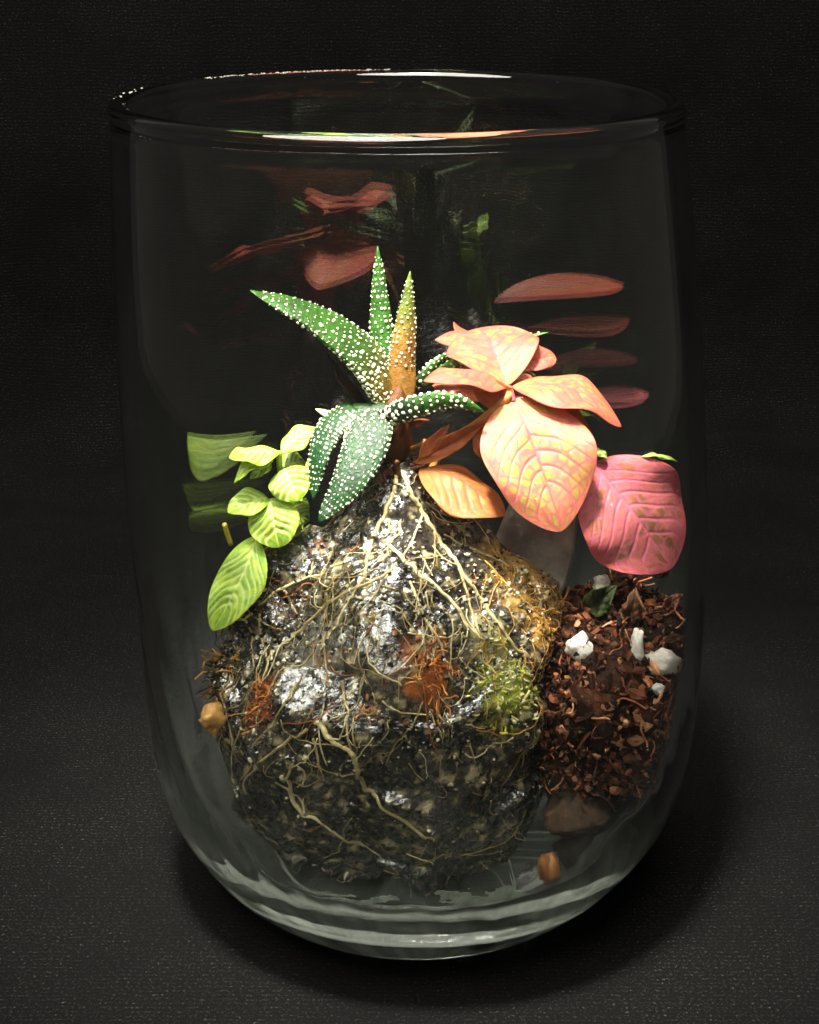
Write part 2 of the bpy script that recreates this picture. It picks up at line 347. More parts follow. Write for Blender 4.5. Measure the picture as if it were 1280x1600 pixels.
# ---------------------------------------------------------------- the rock
def rock():
    P = [(588, 738, -.6), (640, 736, -.85), (672, 748, -.6), (548, 772, -.55), (712, 778, -.6), (752, 800, -.55), (505, 812, -.45), (600, 860, -1.45), (425, 885, -.9), (324, 1030, -1.5),
         (362, 1255, -1.7), (410, 1345, -1.4), (790, 838, -.9), (866, 948, -1.15), (832, 1035, -1.5), (838, 1150, -1.7), (836, 1290, -1.4), (800, 1395, -1.5),
         (606, 985, -2.65), (470, 1110, -3.0), (560, 1140, -3.3), (690, 1140, -3.3), (800, 1085, -2.5), (425, 1190, -2.6), (682, 1410, -2.1), (500, 1398, -1.8)]
    pts = [at(*p) for p in P] + [np.array(p) for p in ((-2, 1.9, 4), (1.1, 1.9, 4.2), (-1.5, 1.5, .68), (1, 1.5, .68), (-.3, .7, 5.8), (-1.5, -1.2, .68), (1.2, -1.2, .68))]
    bm = bmesh.new()
    for p in pts: bm.verts.new(keep_in(p, 0.06))
    bmesh.ops.convex_hull(bm, input=bm.verts)
    me = bpy.data.meshes.new('tmp'); bm.to_mesh(me); bm.free()
    o = bpy.data.objects.new('tmp', me); C.objects.link(o)
    md = o.modifiers.new('r', 'REMESH'); md.mode = 'VOXEL'; md.voxel_size = 0.048
    dg = bpy.context.evaluated_depsgraph_get(); m2 = bpy.data.meshes.new_from_object(o.evaluated_get(dg))
    V = np.array([v.co[:] for v in m2.vertices]); NN = np.array([v.normal[:] for v in m2.vertices]); F = [tuple(p.vertices) for p in m2.polygons]
    bpy.data.objects.remove(o); bpy.data.meshes.remove(me); bpy.data.meshes.remove(m2)
    W = V.copy(); H = np.zeros(len(V)); CK = np.zeros(len(V))
    for i, (p, n) in enumerate(zip(V, NN)):
        q = (p[0] * 0.9 + p[2] * 0.5, p[1], p[2] * 1.5 - p[0] * 0.8)                 # slanting beds
        big = 0.20 * (1 - 2 * abs(nz(p, 0.62, 3.1))) - 0.12
        bed = 0.13 * abs(nz(q, 0.9, 1.7)); chunk = noise.voronoi((p[0] * 1.15, p[1] * 1.15, p[2] * 1.15))[0]
        vp = noise.voronoi((p[0] * 0.72, p[1] * 0.72, p[2] * 0.72)); c0 = vp[1][0]
        tl = (noise.noise((c0[0] * 7.1, c0[1] * 7.1, c0[2] * 7.1)), noise.noise((c0[0] * 7.1 + 9, c0[1] * 7.1, c0[2] * 7.1)), noise.noise((c0[0] * 7.1, c0[1] * 7.1 + 9, c0[2] * 7.1)))
        ck = 0.7 * sum(t_ * (p[q] - c0[q] / 0.72) for q, t_ in enumerate(tl)) + 0.10 * (min(chunk[1] - chunk[0], 0.3) - 0.25); ck = max(-.17, min(.22, ck + .03))
        rg = 0.25 + 0.75 * min(1.0, max(0.0, 0.5 + 1.6 * nz(p, 0.8, 12)))
        fine = 0.075 * nz(p, 2.6, 5) + 0.06 * abs(nz(p, 5.2, 2)) + 0.03 * nz(p, 11, 7)
        H[i] = 0.35 * big + (bed + fine) * rg - 0.01; CK[i] = ck * (0.4 if p[2] < 2.6 else 0.4 + 0.6 * min(1.0, (p[2] - 2.6) / 1.4)) if p[2] < 5.6 else max(ck, -.03)
    E_ = np.array([(f[a], f[(a + 1) % len(f)]) for f in F for a in range(len(f))])
    for _ in range(2):                                            # weathered steps between the facets
        acc = np.zeros(len(V)); num = np.zeros(len(V)); np.add.at(acc, E_[:, 0], CK[E_[:, 1]]); np.add.at(num, E_[:, 0], 1); CK = 0.4 * CK + 0.6 * acc / np.maximum(num, 1)
    for i in range(len(V)): W[i] = keep_in(V[i] + NN[i] * (H[i] + CK[i] - 0.03), 0.05)
    K = np.zeros((len(V), 3))
    dark, grey, olive, cream = lin(24, 22, 21), lin(70, 66, 60), lin(84, 74, 46), lin(196, 180, 136)
    orange, gold, moss = lin(176, 92, 34), lin(176, 134, 58), lin(150, 160, 44)
    spots = [((672, 1050), 0.55, orange, 0.8), ((412, 1088), 0.4, orange, 0.55), ((800, 1075), 0.55, moss, 0.75), ((770, 1000), 0.35, moss, 0.5), ((800, 880), 0.75, gold, 0.75),
             ((850, 960), 0.5, gold, 0.7), ((500, 850), 0.2, orange, 0.5), ((535, 790), 0.2, lin(120, 34, 30), 0.6), ((500, 1010), 0.55, lin(150, 146, 138), 0.6), ((750, 990), .4, cream, .4)]
    bv = BVHTree.FromPolygons(W.tolist(), F)
    cs = []
    for (px, py), r, c, k in spots:
        h = bv.ray_cast(Vector(CAM), Vector(at(px, py, 0) - CAM).normalized())
        if h[0]: cs.append((np.array(h[0]), r, c, k))
    A = np.array([fbm(p, 1.3, 4, 2) for p in W]); Bn = np.array([fbm(p, 4.5, 3, 8) for p in W]); Cn = np.array([fbm(p, 6.0, 3, 4) for p in W])
    K = dark + (grey - dark) * np.clip(0.35 + 0.7 * A, 0, 1)[:, None]
    K = K + (olive - K) * np.clip(0.8 * Bn, 0, 0.6)[:, None]
    K = K + (cream - K) * (smooth(0.26, 0.55, Cn + 0.25 * A) * 0.7)[:, None]
    for q, r, k_, s_ in cs:
        d = np.linalg.norm(W - q, axis=1) / r + 0.55 * Bn; K = K + (k_ - K) * ((1 - smooth(0.3, 1.1, d)) * s_)[:, None]
    o = mk('rock', W, [t for f in F for t in ((f[0], f[1], f[2]), (f[0], f[2], f[3]))], M['rock'], cols=K, shade=False)
    tag(o, 'large dark wet rock filling the middle of the glass, wrapped in roots', 'rock')
    return o, bv, W, F
ROCK, RBV, RV, RF = rock()
def on_rock(px, py, lift=0.02):
    h = RBV.ray_cast(Vector(CAM), Vector(at(px, py, 0) - CAM).normalized())
    if h[0] is None: h = RBV.find_nearest(Vector(at(px, py, -1.9)))
    return np.array(h[0]) + np.array(h[1]) * lift
def drape(P, lift):
    out = []
    for p in P:
        h = RBV.find_nearest(Vector(p))
        out.append(np.array(h[0]) + np.array(h[1]) * lift)
    return np.array(out)

# grit crust stuck to the wet rock (nobody could count it)
def rock_pick(n, cond):
    got = []; RFa = np.array(RF) if len({len(f) for f in RF}) == 1 else None
    while len(got) < n:
        f = random.choice(RF); p = np.mean([RV[i] for i in f[:4]], axis=0)
        a, b, c = RV[f[0]], RV[f[1]], RV[f[2]]; nn = np.cross(b - a, c - a); nn /= np.linalg.norm(nn) + 1e-9
        if cond(p, nn): got.append((p, nn))
    return got
def front(p, n): return np.dot(n, CAM - p) > 0
def grit():
    B = Bag()
    for p, n in rock_pick(2600, lambda p, n: front(p, n) and (p[2] > 3.6 or random.random() < 0.12) and fbm(p, 1.1, 2, 6) > -0.25):
        s_ = random.choice((0.012, 0.016, 0.022, 0.034)) * random.uniform(0.7, 1.3)
        V = ICO1[0][:12] if False else ICO1[0]
        R = V * np.array([1, random.uniform(.6, 1.3), random.uniform(.5, 1)]) * (1 + 0.35 * RNG.normal(size=(len(V), 1)))
        g = random.random()
        c = lin(30, 28, 27) if g < .45 else lin(110, 104, 92) if g < .7 else lin(186, 176, 140) if g < .97 else lin(150, 96, 50)
        B.add(p + n * s_ * 0.3 + R * s_, ICO1[1], c)
    o = B.build('grit', M['grit'], ROCK, shade=False); tag(o, 'wet grains of grit crusted on the rock', None, None, 'stuff')
grit()

# ---------------------------------------------------------------- soil and litter
def soil():
    V, F = ICO4; ctr = at(955, 1085, -0.95); out = []; K = []
    for p in V:
        q = ctr + p * np.array([1.25, 1.35, 1.62]); q = q + p * (0.35 * fbm(q, 0.9, 4, 3) + 0.10 * fbm(q, 4, 3, 5))
        out.append(keep_in(q, 0.04)); b = fbm(q, 3, 3, 1)
        K.append(lin(36, 22, 15) + (lin(96, 54, 32) - lin(36, 22, 15)) * np.clip(0.4 + b, 0, 1))
    o = mk('potting_soil', out, F, M['soil'], cols=np.array(K)); tag(o, 'brown fibrous potting soil heaped at the right beside the rock', 'soil', None, 'stuff')
    return o, BVHTree.FromPolygons([tuple(v) for v in out], F), np.array(out), F
SOIL, SBV, SV, SF = soil()
def flake(B, p, n, s_, cols):
    """a small torn chip, bent and twisted"""
    a = RNG.normal(size=3); a /= np.linalg.norm(a); b = np.cross(a, n + 0.8 * RNG.normal(size=3)); b /= np.linalg.norm(b) + 1e-9; c = np.cross(a, b)
    L, w, t = s_ * random.uniform(.8, 2.2), s_ * random.uniform(.25, .6), s_ * random.uniform(.12, .3)
    k = 4; V = []
    for i in range(k):
        u = i / (k - 1) - .5; ww = w * (1 - (2 * u) ** 4 * random.uniform(.3, .9)); bend = random.uniform(.1, .5) * L * u * u
        for (x, y) in ((1, .0), (.1, 1), (-1, .1), (-.1, -1)): V.append(p + n * s_ * .3 + a * u * L + b * ww * x * random.uniform(.7, 1.2) + c * (t * y + bend))
    F = [(i * 4 + j, i * 4 + (j + 1) % 4, i * 4 + 4 + (j + 1) % 4, i * 4 + 4 + j) for i in range(k - 1) for j in range(4)] + [(3, 2, 1, 0), (12, 13, 14, 15)]
    B.add([keep_in(v, 0.03) for v in V], F, random.choice(cols) * random.uniform(.6, 1.3))
PEAT = [lin(136, 78, 50), lin(96, 54, 36), lin(172, 106, 70), lin(56, 32, 22), lin(38, 23, 17), lin(190, 134, 98), lin(112, 64, 42), lin(44, 26, 20)]
def peat():
    B = Bag(); n_ = 0
    while n_ < 4600:
        f = random.choice(SF); p = np.mean(SV[list(f)], axis=0); a, b, c = SV[f[0]], SV[f[1]], SV[f[2]]; n = np.cross(b - a, c - a); n /= np.linalg.norm(n) + 1e-9
        if np.dot(n, CAM - p) < -2 and n[2] < 0.2: continue
        if random.random() < 0.5:
            s_ = random.choice((.02, .03, .045, .06)); B.add([keep_in(q, .03) for q in p + n * .05 * random.random() + ICO1[0] * s_ * (1 + .3 * RNG.normal(size=(len(ICO1[0]), 1)))], ICO1[1], random.choice(PEAT) * random.uniform(.4, 1.0))
        elif random.random() < 0.82: flake(B, p + n * random.uniform(-.05, .12), n, random.choice((.05, .07, .09, .13)), PEAT)
        else:
            d = RNG.normal(size=3); d -= n * np.dot(d, n) * .6; d /= np.linalg.norm(d); L = random.uniform(.2, .7); q = [p]
            for i in range(6): d = d + RNG.normal(size=3) * .45 + n * .1; d /= np.linalg.norm(d); q.append(keep_in(q[-1] + d * L / 6, .03))
            B.tube(spline(q, 9), random.uniform(.008, .018), 4, random.choice(PEAT) * 1.2)
        n_ += 1
    o = B.build('peat_fibres', M['soil'], SOIL, shade=False); tag(o, 'loose reddish brown peat chips and fibres', None, None, 'stuff')
peat()
def on_soil(px, py, Y):
    h = SBV.ray_cast(Vector(CAM), Vector(at(px, py, 0) - CAM).normalized())
    return Y if h[0] is None else h[0][1] - 0.1
def lump(name, px, py, Y, sx, sy, sz, mt, c0, c1, seed, rough=0.35, ico=ICO3, freq=1.0, parent=None):
    ctr = at(px, py, Y); V = []; K = []
    for p in ico[0]:
        w = p * (1 + rough * fbm(p, freq, 4, seed) + 0.10 * fbm(p, 4 * freq, 3, seed + 1))
        V.append(keep_in(ctr + w * np.array([sx, sy, sz]), 0.03)); K.append(c0 + (c1 - c0) * np.clip(0.5 + 0.9 * fbm(p, 2.2, 3, seed + 4), 0, 1))
    return mk(name, V, ico[1], M[mt], parent, np.array(K))
W0, W1 = lin(232, 224, 208), lin(252, 248, 238)
for i, (px, py, Y, s_, lab) in enumerate([
        (903, 1008, -1.95, .185, 'largest white perlite lump on the soil, next to the rock'),
        (1024, 1032, -1.65, .19, 'knobbly white perlite piece on the soil near the right wall of the glass'),
        (990, 1006, -1.85, .13, 'long thin pale perlite sliver in the middle of the soil'),
        (1014, 1072, -1.8, .085, 'small white perlite crumb below the knobbly piece'),
        (938, 908, -1.0, .11, 'white crumb on top of the shrivelled dark green scrap')]):
    if i < 4: Y = on_soil(px, py, Y)
    sx, sz = (s_ * .7, s_ * 2.1) if i == 2 else (s_ * (1.2 if i == 1 else 1), s_)
    o = lump('perlite_piece', px, py, Y, sx, s_ * .8, sz, 'perlite', W0, W1, 11.3 * i + 2, 0.42, ICO3, 1.3)
    tag(o, lab, 'perlite', 'white perlite in the potting soil')
tag(lump('pebble', 337, 1118, -2.1, .18, .16, .19, 'pebble', lin(176, 120, 56), lin(226, 180, 108), 3.1, .55), 'round yellow pebble at the left edge of the rock', 'pebble')
tag(lump('pebble', 862, 1374, -2.12, .16, .15, .25, 'pebble', lin(120, 64, 24), lin(206, 136, 58), 8.2, .4), 'upright orange pebble low on the right of the rock foot', 'pebble')
tag(lump('flat_stone', 898, 1272, -1.75, .55, .4, .42, 'stone', lin(58, 42, 30), lin(96, 72, 52), 5.2, .3, ICO4), 'brown blunt stone under the heap of soil', 'stone')
tag(lump('dark_stone', 905, 1345, -1.7, .34, .4, .24, 'stone', lin(30, 26, 22), lin(58, 48, 38), 15.2, .35, ICO3), 'small black stone between the orange pebble and the brown stone', 'stone')
tag(lump('sunken_stone', 985, 1290, -1.2, .55, .6, .5, 'stone', lin(28, 30, 24), lin(52, 54, 42), 25.2, .4, ICO3), 'dark greenish stone low against the right wall of the glass', 'stone')

def slab():
    Pf = [at(*q) for q in ((770, 850, -.55), (800, 775, -.35), (850, 765, -.3), (902, 800, -.35), (900, 870, -.6), (868, 958, -.9), (838, 945, -.9))]
    n = np.cross(Pf[2] - Pf[0], Pf[5] - Pf[0]); n /= np.linalg.norm(n); n = n if n @ (CAM - Pf[0]) > 0 else -n
    c = np.mean(Pf, axis=0); m = len(Pf); V = [c + (p - c) * .93 + n * .0 for p in Pf] + [p - n * .06 for p in Pf] + [c + (p - c) * .9 - n * .7 for p in Pf]
    bm = bmesh.new(); vs_ = [bm.verts.new(keep_in(p)) for p in V]; bmesh.ops.convex_hull(bm, input=vs_)
    bmesh.ops.triangulate(bm, faces=bm.faces); bmesh.ops.subdivide_edges(bm, edges=bm.edges, cuts=7, use_grid_fill=True)
    bm.verts.index_update(); W = np.array([v.co[:] for v in bm.verts]); W = W + np.array([[nz(p, 1.5, 2), nz(p, 1.5, 5), nz(p, 1.5, 9)] for p in W]) * .05
    F = [tuple(v.index for v in f.verts) for f in bm.faces]; bm.free()
    K = np.array([lin(138, 132, 122) * (1 + .7 * fbm(p, 1.6, 4, 3)) for p in W])
    tag(mk('grey_stone', W, F, M['pebble'], cols=K), 'smooth grey slab wedged behind the rock below the large peach leaf', 'stone')
slab()

# ---------------------------------------------------------------- leaves
def vein_field(u, v, L, hw, n, slope, p, w_mid, w_side, net, seed):
    mid = np.clip(1 - abs(v) * hw / (w_mid * (1.15 - 0.75 * u)), 0, 1)
    best = np.zeros_like(u)
    for k in range(n):
        for sgn in (-1, 1):
            u0 = 0.03 + 0.80 * (k + 0.25 * sgn * 0.5 + 0.25) / n
            path = u0 * .92 + slope * abs(v) ** p * (1 - 0.35 * u0) + 0.012 * np.sin(9 * abs(v) + seed + k)
            d = abs(u - path) * L * 0.75
            ww = w_side * (1.1 - 0.5 * abs(v))
            best = np.maximum(best, np.where(np.sign(v + 1e-9) == sgn, np.clip(1 - d / ww, 0, 1), 0))
    return mid, best
def leaf(parent, B, T, W, N, palette, mt, curve=0.0, fold=0.15, widest=0.42, full=0.85, curl=0.0, wave=0.03, thick=0.013, nu=60, nv=37, nvein=6, seed=0.0,
         pucker=0.02, label=None, twist=0.0, side_curve=0.0, petiole=None, tip_round=0.0, vw=(0.036, 0.026), slope=0.40, vs_=6.0):
    B = np.asarray(B, float); T = np.asarray(T, float); a = T - B; L = np.linalg.norm(a); a /= L
    N = np.asarray(N, float); n = N - a * np.dot(N, a); n /= np.linalg.norm(n); s_ = np.cross(a, n)
    u = np.linspace(0, 1, nu)[:, None] * np.ones((1, nv)); v = np.linspace(-1, 1, nv)[None, :] * np.ones((nu, 1))
    p = math.log(0.5) / math.log(widest)
    hw = W / 2 * np.sin(np.pi * np.clip(u, 0.0, 1.0) ** p) ** full
    hw = np.maximum(hw, W * 0.012)
    hw *= 1 + 0.05 * np.sin(7 * u + seed + 2 * np.sign(v)) * u
    if tip_round: hw = np.maximum(hw, W / 2 * tip_round * np.sqrt(np.clip(1 - u, 0, 1)) * (u > .5))
    mid, side = vein_field(u, v, L, W / 2, nvein, slope, 1.25, vw[0], vw[1], 0, seed)
    vor = np.array([[(lambda d: d[1] - d[0])(noise.voronoi((uu * L * vs_ + .25 * vv, vv * W * .5 * vs_, seed))[0]) for uu, vv in zip(ru, rv)] for ru, rv in zip(u, v)])
    net = (1 - smooth(0.0, 0.30, vor)) * .8 * (1 - .6 * (abs(v) > .93))
    edge = abs(v)
    tw = twist * (u - .3)
    f = fold + 0.10 * np.sin(5 * u + seed)
    lat = v * hw * np.cos(f); nor = edge * hw * np.sin(f)
    cushion = (1 - np.maximum(np.maximum(mid, side) ** .7, .3 * net)) * pucker * np.sin(np.pi * np.clip(u, 0, 1)) * (1 - edge ** 4)
    wav = wave * edge ** 2 * np.sin(11 * u + 3 * v + seed) * np.sin(np.pi * u)
    nn = np.array([[nz((uu * L * 1.3 + seed, vv * W * .8, seed), 1.6) for uu, vv in zip(ru, rv)] for ru, rv in zip(u, v)])
    nor = nor + cushion + wav + 0.05 * nn * np.sin(np.pi * u) + curve * 4 * u * (1 - u) + curl * u ** 3
    nor = nor + np.sin(tw) * lat; lat = lat * np.cos(tw) + side_curve * 4 * u * (1 - u)
    P = B + a * (u * L)[..., None] + s_ * lat[..., None] + n * nor[..., None]
    du = np.gradient(P, axis=0); dv = np.gradient(P, axis=1); g = np.cross(du, dv); g /= np.linalg.norm(g, axis=2)[..., None] + 1e-9
    if np.sum(g @ n) < 0: g = -g
    Q = P - g * thick
    V = np.concatenate([P.reshape(-1, 3), Q.reshape(-1, 3)]); V = np.array([keep_in(x, 0.035) for x in V]); m = nu * nv; F = []
    for i in range(nu - 1):
        for j in range(nv - 1):
            k = i * nv + j; F.append((k, k + 1, k + nv + 1, k + nv)); F.append((m + k, m + k + nv, m + k + nv + 1, m + k + 1))
    loop = [j for j in range(nv)] + [i * nv + nv - 1 for i in range(1, nu)] + [(nu - 1) * nv + j for j in range(nv - 2, -1, -1)] + [i * nv for i in range(nu - 2, 0, -1)]
    for k in range(len(loop)): x, y = loop[k], loop[(k + 1) % len(loop)]; F.append((x, x + m, y + m, y))
    fine = np.array([[fbm((uu * L * 2.2 + seed, vv * W * 1.1, seed * 1.7), 1.7, 4) for uu, vv in zip(ru, rv)] for ru, rv in zip(u, v)])
    K = palette(u, v, mid, side, fine, edge, net).reshape(-1, 3); K2 = K * 0.85 + 0.15 * K.mean(axis=0)
    o = mk('leaf', V, F, M[mt], parent, np.concatenate([K, K2]))
    if label: o['label'] = label
    if petiole is not None:
        b = Bag(); pr = petiole[1]; pts = spline(petiole[0] + [B + a * 0.02 * L], 12); b.tube(pts, np.linspace(pr * 1.15, pr * .85, 12), 7, K.reshape(nu, nv, 3)[2, nv // 2] * 0.9); b.build('petiole', M['stem'], o)
    return o
def mixk(a, b, t): return a + (np.asarray(b) - a) * t[..., None]
def pal_pink(body, mid_c, edge_c, vein_c, netw=0.5, base_c=None):
    def f(u, v, mid, side, fine, edge, net):
        k = np.ones(u.shape + (3,)) * body
        k = mixk(k, mid_c, smooth(-0.05, 0.22, fine) * netw)
        k = mixk(k, edge_c, smooth(0.62, 1.0, edge) * 0.7 + 0.3 * smooth(.75, 1, u) * (1 - smooth(0.62, 1.0, edge)))
        if base_c is not None: k = mixk(k, base_c, (1 - smooth(0.0, 0.35, u)) * (1 - edge ** 2) * 0.75)
        k = mixk(k, vein_c, np.clip(np.maximum(np.maximum(mid, side * 0.9) ** 0.6, net * (0.55 + .45 * smooth(-.3, .2, fine))), 0, 1) * 0.85)
        return k * 0.70
    return f
peach = pal_pink(lin(230, 128, 92), lin(222, 166, 86), lin(232, 112, 88), lin(228, 92, 110), 0.8, lin(228, 178, 84))
peach_front = pal_pink(lin(234, 158, 112), lin(206, 182, 88), lin(232, 124, 96), lin(230, 84, 120), 0.95, lin(224, 174, 86))
amber = pal_pink(lin(208, 126, 62), lin(200, 146, 62), lin(222, 134, 76), lin(196, 90, 72), 0.6, lin(212, 146, 70))
rose = pal_pink(lin(248, 138, 132), lin(188, 128, 88), lin(242, 108, 110), lin(255, 134, 166), 1.0, lin(226, 92, 104))
def pal_lime(body, dark_c):
    def f(u, v, mid, side, fine, edge, net):
        k = np.ones(u.shape + (3,)) * dark_c
        k = mixk(k, body, smooth(-0.25, 0.35, fine) * .75)
        k = mixk(k, lin(228, 240, 150), np.clip(np.maximum(np.maximum(mid, side) ** .55, .25 * net), 0, 1) * 0.85)
        return mixk(k, body, smooth(.82, 1.0, edge) * .6) * 0.88
    return f
lime = pal_lime(lin(186, 214, 62), lin(128, 172, 36)); lime_dark = pal_lime(lin(150, 186, 48), lin(92, 138, 26))

# pink and peach leaved plant
PINK = empty('pink_leaved_plant', at(700, 760, -0.6)); tag(PINK, 'plant with peach and pink veined leaves at the right of the rock top', 'plant')
node = at(795, 606, -0.6); crown = at(655, 728, -0.75)
b = Bag(); b.tube(spline([crown + np.array([0.1, .3, -.5]), at(690, 700, -.4), at(745, 660, -.6), at(790, 622, -.85), node], 22), np.linspace(.07, .05, 22), 8, lin(190, 130, 70)); b.build('stem', M['stem'], PINK)
toC = CAM - node; toC /= np.linalg.norm(toC)
leaf(PINK, at(792, 602, -.58), at(748, 512, 0.5), 1.34, (0.05, -0.62, 0.85), peach, 'pink', curve=.16, fold=.12, widest=.5, full=.72, seed=1.1, nvein=5, tip_round=.35, label='upright peach leaf at the back of the rosette')
leaf(PINK, at(775, 560, .3), at(680, 530, .1), .64, (0.0, -0.35, 1), peach, 'pink', curve=.1, fold=.1, seed=2.2, nvein=4, label='peach leaf tip pointing left behind the upright leaf')
leaf(PINK, at(792, 604, -.65), at(662, 594, -1.2), .95, (-.05, -0.02, 1), peach, 'pink', curve=.20, fold=-.30, widest=.5, seed=3.7, nvein=5)
leaf(PINK, at(800, 602, -.65), at(972, 660, -.85), .94, (0.45, -0.30, 1), peach, 'pink', curve=.26, fold=-.12, widest=.48, full=.75, seed=4.4, nvein=5, curl=-.05)
leaf(PINK, at(800, 622, -.8), at(874, 828, -1.75), 1.54, (0.12, -1.0, 0.75), peach_front, 'pink', curve=.22, fold=.05, widest=.44, full=.66, seed=5.3, nvein=6, pucker=.018, wave=.07, nu=150, nv=97, vs_=5.4, vw=(.034, .022), label='large drooping peach leaf facing the front',
     petiole=([node, at(797, 612, -.75)], .05))
leaf(PINK, at(812, 566, -.2), at(869, 556, .15), .42, (0.1, -0.9, 0.8), peach, 'pink', curve=.05, seed=6.1, nvein=3, full=.6, nu=34, nv=21)
leaf(PINK, at(655, 731, -.95), at(791, 792, -1.5), 1.05, (-.10, -0.18, 1), amber, 'pink', curve=.12, fold=-.25, widest=.5, full=.75, seed=7.9, nvein=5, curl=-.12, label='amber lower leaf lying on the rock top')
leaf(PINK, at(650, 722, -.9), at(757, 660, -.7), .34, (0.2, -1, .6), amber, 'pink', curve=-.10, fold=.7, seed=8.8, nvein=3, nu=40, nv=21)
leaf(PINK, at(655, 712, -.88), at(702, 662, -.9), .20, (0.6, -1, .6), amber, 'pink', curve=.02, fold=.2, seed=9.8, nvein=3, nu=30, nv=15)
leaf(PINK, at(815, 612, -.7), at(926, 676, -.6), .55, (0.3, -0.6, .8), amber, 'pink', curve=.06, fold=.1, seed=10.8, nvein=4, nu=40, nv=25)
leaf(PINK, at(740, 612, -.6), at(800, 606, -.8), .5, (0.1, -0.9, -.1), amber, 'pink', curve=.04, seed=11.8, nvein=3, nu=34, nv=21)
leaf(PINK, at(752, 655, -.6), at(800, 720, -.7), .7, (-0.1, -0.9, .3), amber, 'pink', curve=.04, seed=12.8, nvein=3, nu=34, nv=21)
leaf(PINK, at(926, 722, -.95), at(1046, 886, -1.2), 1.62, (-0.02, -1.0, 0.62), rose, 'pink', curve=.10, fold=.06, widest=.46, full=.62, seed=13.5, nvein=6, pucker=.016, wave=.08, nu=150, nv=101, tip_round=.2, vw=(.044, .026), vs_=5.0, label='rose red leaf pressed against the right wall of the glass',
     petiole=([node + np.array([0.1, .2, -.2]), at(880, 640, -.5), at(918, 700, -.65)], .035))
leaf(PINK, at(1000, 711, -.95), at(1056, 719, -.97), .09, (0, -.4, 1), lime, 'lime', curve=.04, seed=14.5, nvein=2, nu=24, nv=11, label='small green leaflet on the edge of the rose leaf')
leaf(PINK, at(922, 700, -.95), at(948, 716, -1.0), .12, (0, -.6, 1), lime_dark, 'lime', curve=.03, seed=15.5, nvein=2, nu=24, nv=11)

leaf(PINK, node + np.array([.1, .8, .0]), np.array([0.9, 3.0, 8.0]), 1.3, (.3, .2, 1), peach, 'pink', curve=.1, seed=16.5, label='peach leaf at the back of the plant, seen mostly as a reflection')
leaf(PINK, node + np.array([-.2, .4, -.3]), node + np.array([-.9, 2.0, -.5]), 1.1, (-.3, .3, 1), peach, 'pink', curve=.1, seed=17.5)
leaf(PINK, node + np.array([.1, .7, -.6]), np.array([1.5, 2.95, 6.95]), 1.2, (.5, .3, 1), rose, 'pink', curve=.1, seed=18.5)
for k_, (z, w, x0, x1) in enumerate(((7.55, .8, 1.7, 1.2), (6.45, .8, 1.8, 1.9))):
    leaf(PINK, np.array([x0, 1.2, z - .1]), np.array([x1, 2.95, z]), w, (.4, .3, 1), peach if k_ != 1 else rose, 'pink', curve=.1, seed=50.5 + k_, nu=44, nv=29, petiole=([node + np.array([.1, .4, -.2])], .03))
# lime fittonia
LIME = empty('lime_leaved_plant', at(455, 830, -0.7)); tag(LIME, 'small lime green plant with pale leaf veins left of the spiky succulent', 'plant')
lx = [(470, 840, -.5), (460, 800, -.55), (445, 760, -.75), (438, 725, -.85), (437, 704, -.9)]
b = Bag(); b.tube(spline([at(*q) for q in lx], 20), np.linspace(.055, .04, 20), 7, lin(150, 176, 60)); b.tube(spline([at(*q) for q in ((462, 812, -.6), (430, 822, -.9), (402, 838, -1.05))], 12), .035, 6, lin(150, 170, 60)); b.tube(spline([at(*q) for q in ((440, 790, -.7), (420, 780, -.85))], 6), .03, 6, lin(150, 170, 60)); b.build('stem', M['stem'], LIME)
b = Bag(); b.tube(spline([at(352, 816, -1.05), at(356, 830, -1.0), at(362, 848, -.95)], 8), .035, 6, lin(206, 186, 70)); b.build('cut_stalk', M['stem'], LIME)
V3 = (.032, .026)
leaf(LIME, at(438, 704, -.92), at(360, 713, -1.25), .50, (-.05, -.32, 1), lime, 'lime', curve=.05, fold=-.1, widest=.5, full=.7, seed=21, nvein=5, nu=44, nv=29, vw=V3, pucker=.03)
leaf(LIME, at(440, 706, -.9), at(494, 666, -.65), .42, (-.35, -.65, .9), lime, 'lime', curve=.04, fold=.1, widest=.48, seed=22, nvein=5, nu=44, nv=29, vw=V3, pucker=.03)
leaf(LIME, at(428, 716, -.95), at(368, 752, -1.25), .28, (-.5, -.5, .9), lime, 'lime', curve=.09, fold=.1, seed=23, nvein=4, nu=36, nv=21, vw=V3)
leaf(LIME, at(425, 722, -.95), at(392, 746, -1.1), .2, (-.3, -.8, .4), lime_dark, 'lime', curve=.04, fold=.2, seed=24, nvein=3, nu=30, nv=17, vw=V3)
leaf(LIME, at(446, 730, -.95), at(468, 780, -1.25), .62, (-.05, -1, .55), lime, 'lime', curve=.06, fold=.08, widest=.45, full=.55, seed=25, nvein=4, nu=44, nv=29, vw=V3, pucker=.04)
leaf(LIME, at(420, 776, -.95), at(358, 798, -1.3), .46, (-.25, -.75, .8), lime, 'lime', curve=.05, fold=.15, widest=.45, full=.65, seed=26, nvein=4, nu=44, nv=29, vw=V3)
leaf(LIME, at(424, 776, -1.0), at(438, 853, -1.4), .72, (-.1, -1, .6), lime, 'lime', curve=.09, fold=.05, widest=.5, full=.5, seed=27, nvein=5, nu=48, nv=33, vw=V3, pucker=.05)
leaf(LIME, at(402, 836, -1.08), at(336, 982, -1.75), .72, (-.25, -1, .55), lime, 'lime', curve=.12, fold=.06, widest=.48, full=.68, seed=28, nvein=7, nu=72, nv=37, vw=V3, pucker=.045, side_curve=-.10, label='long lime leaf hanging down over the left edge of the rock')
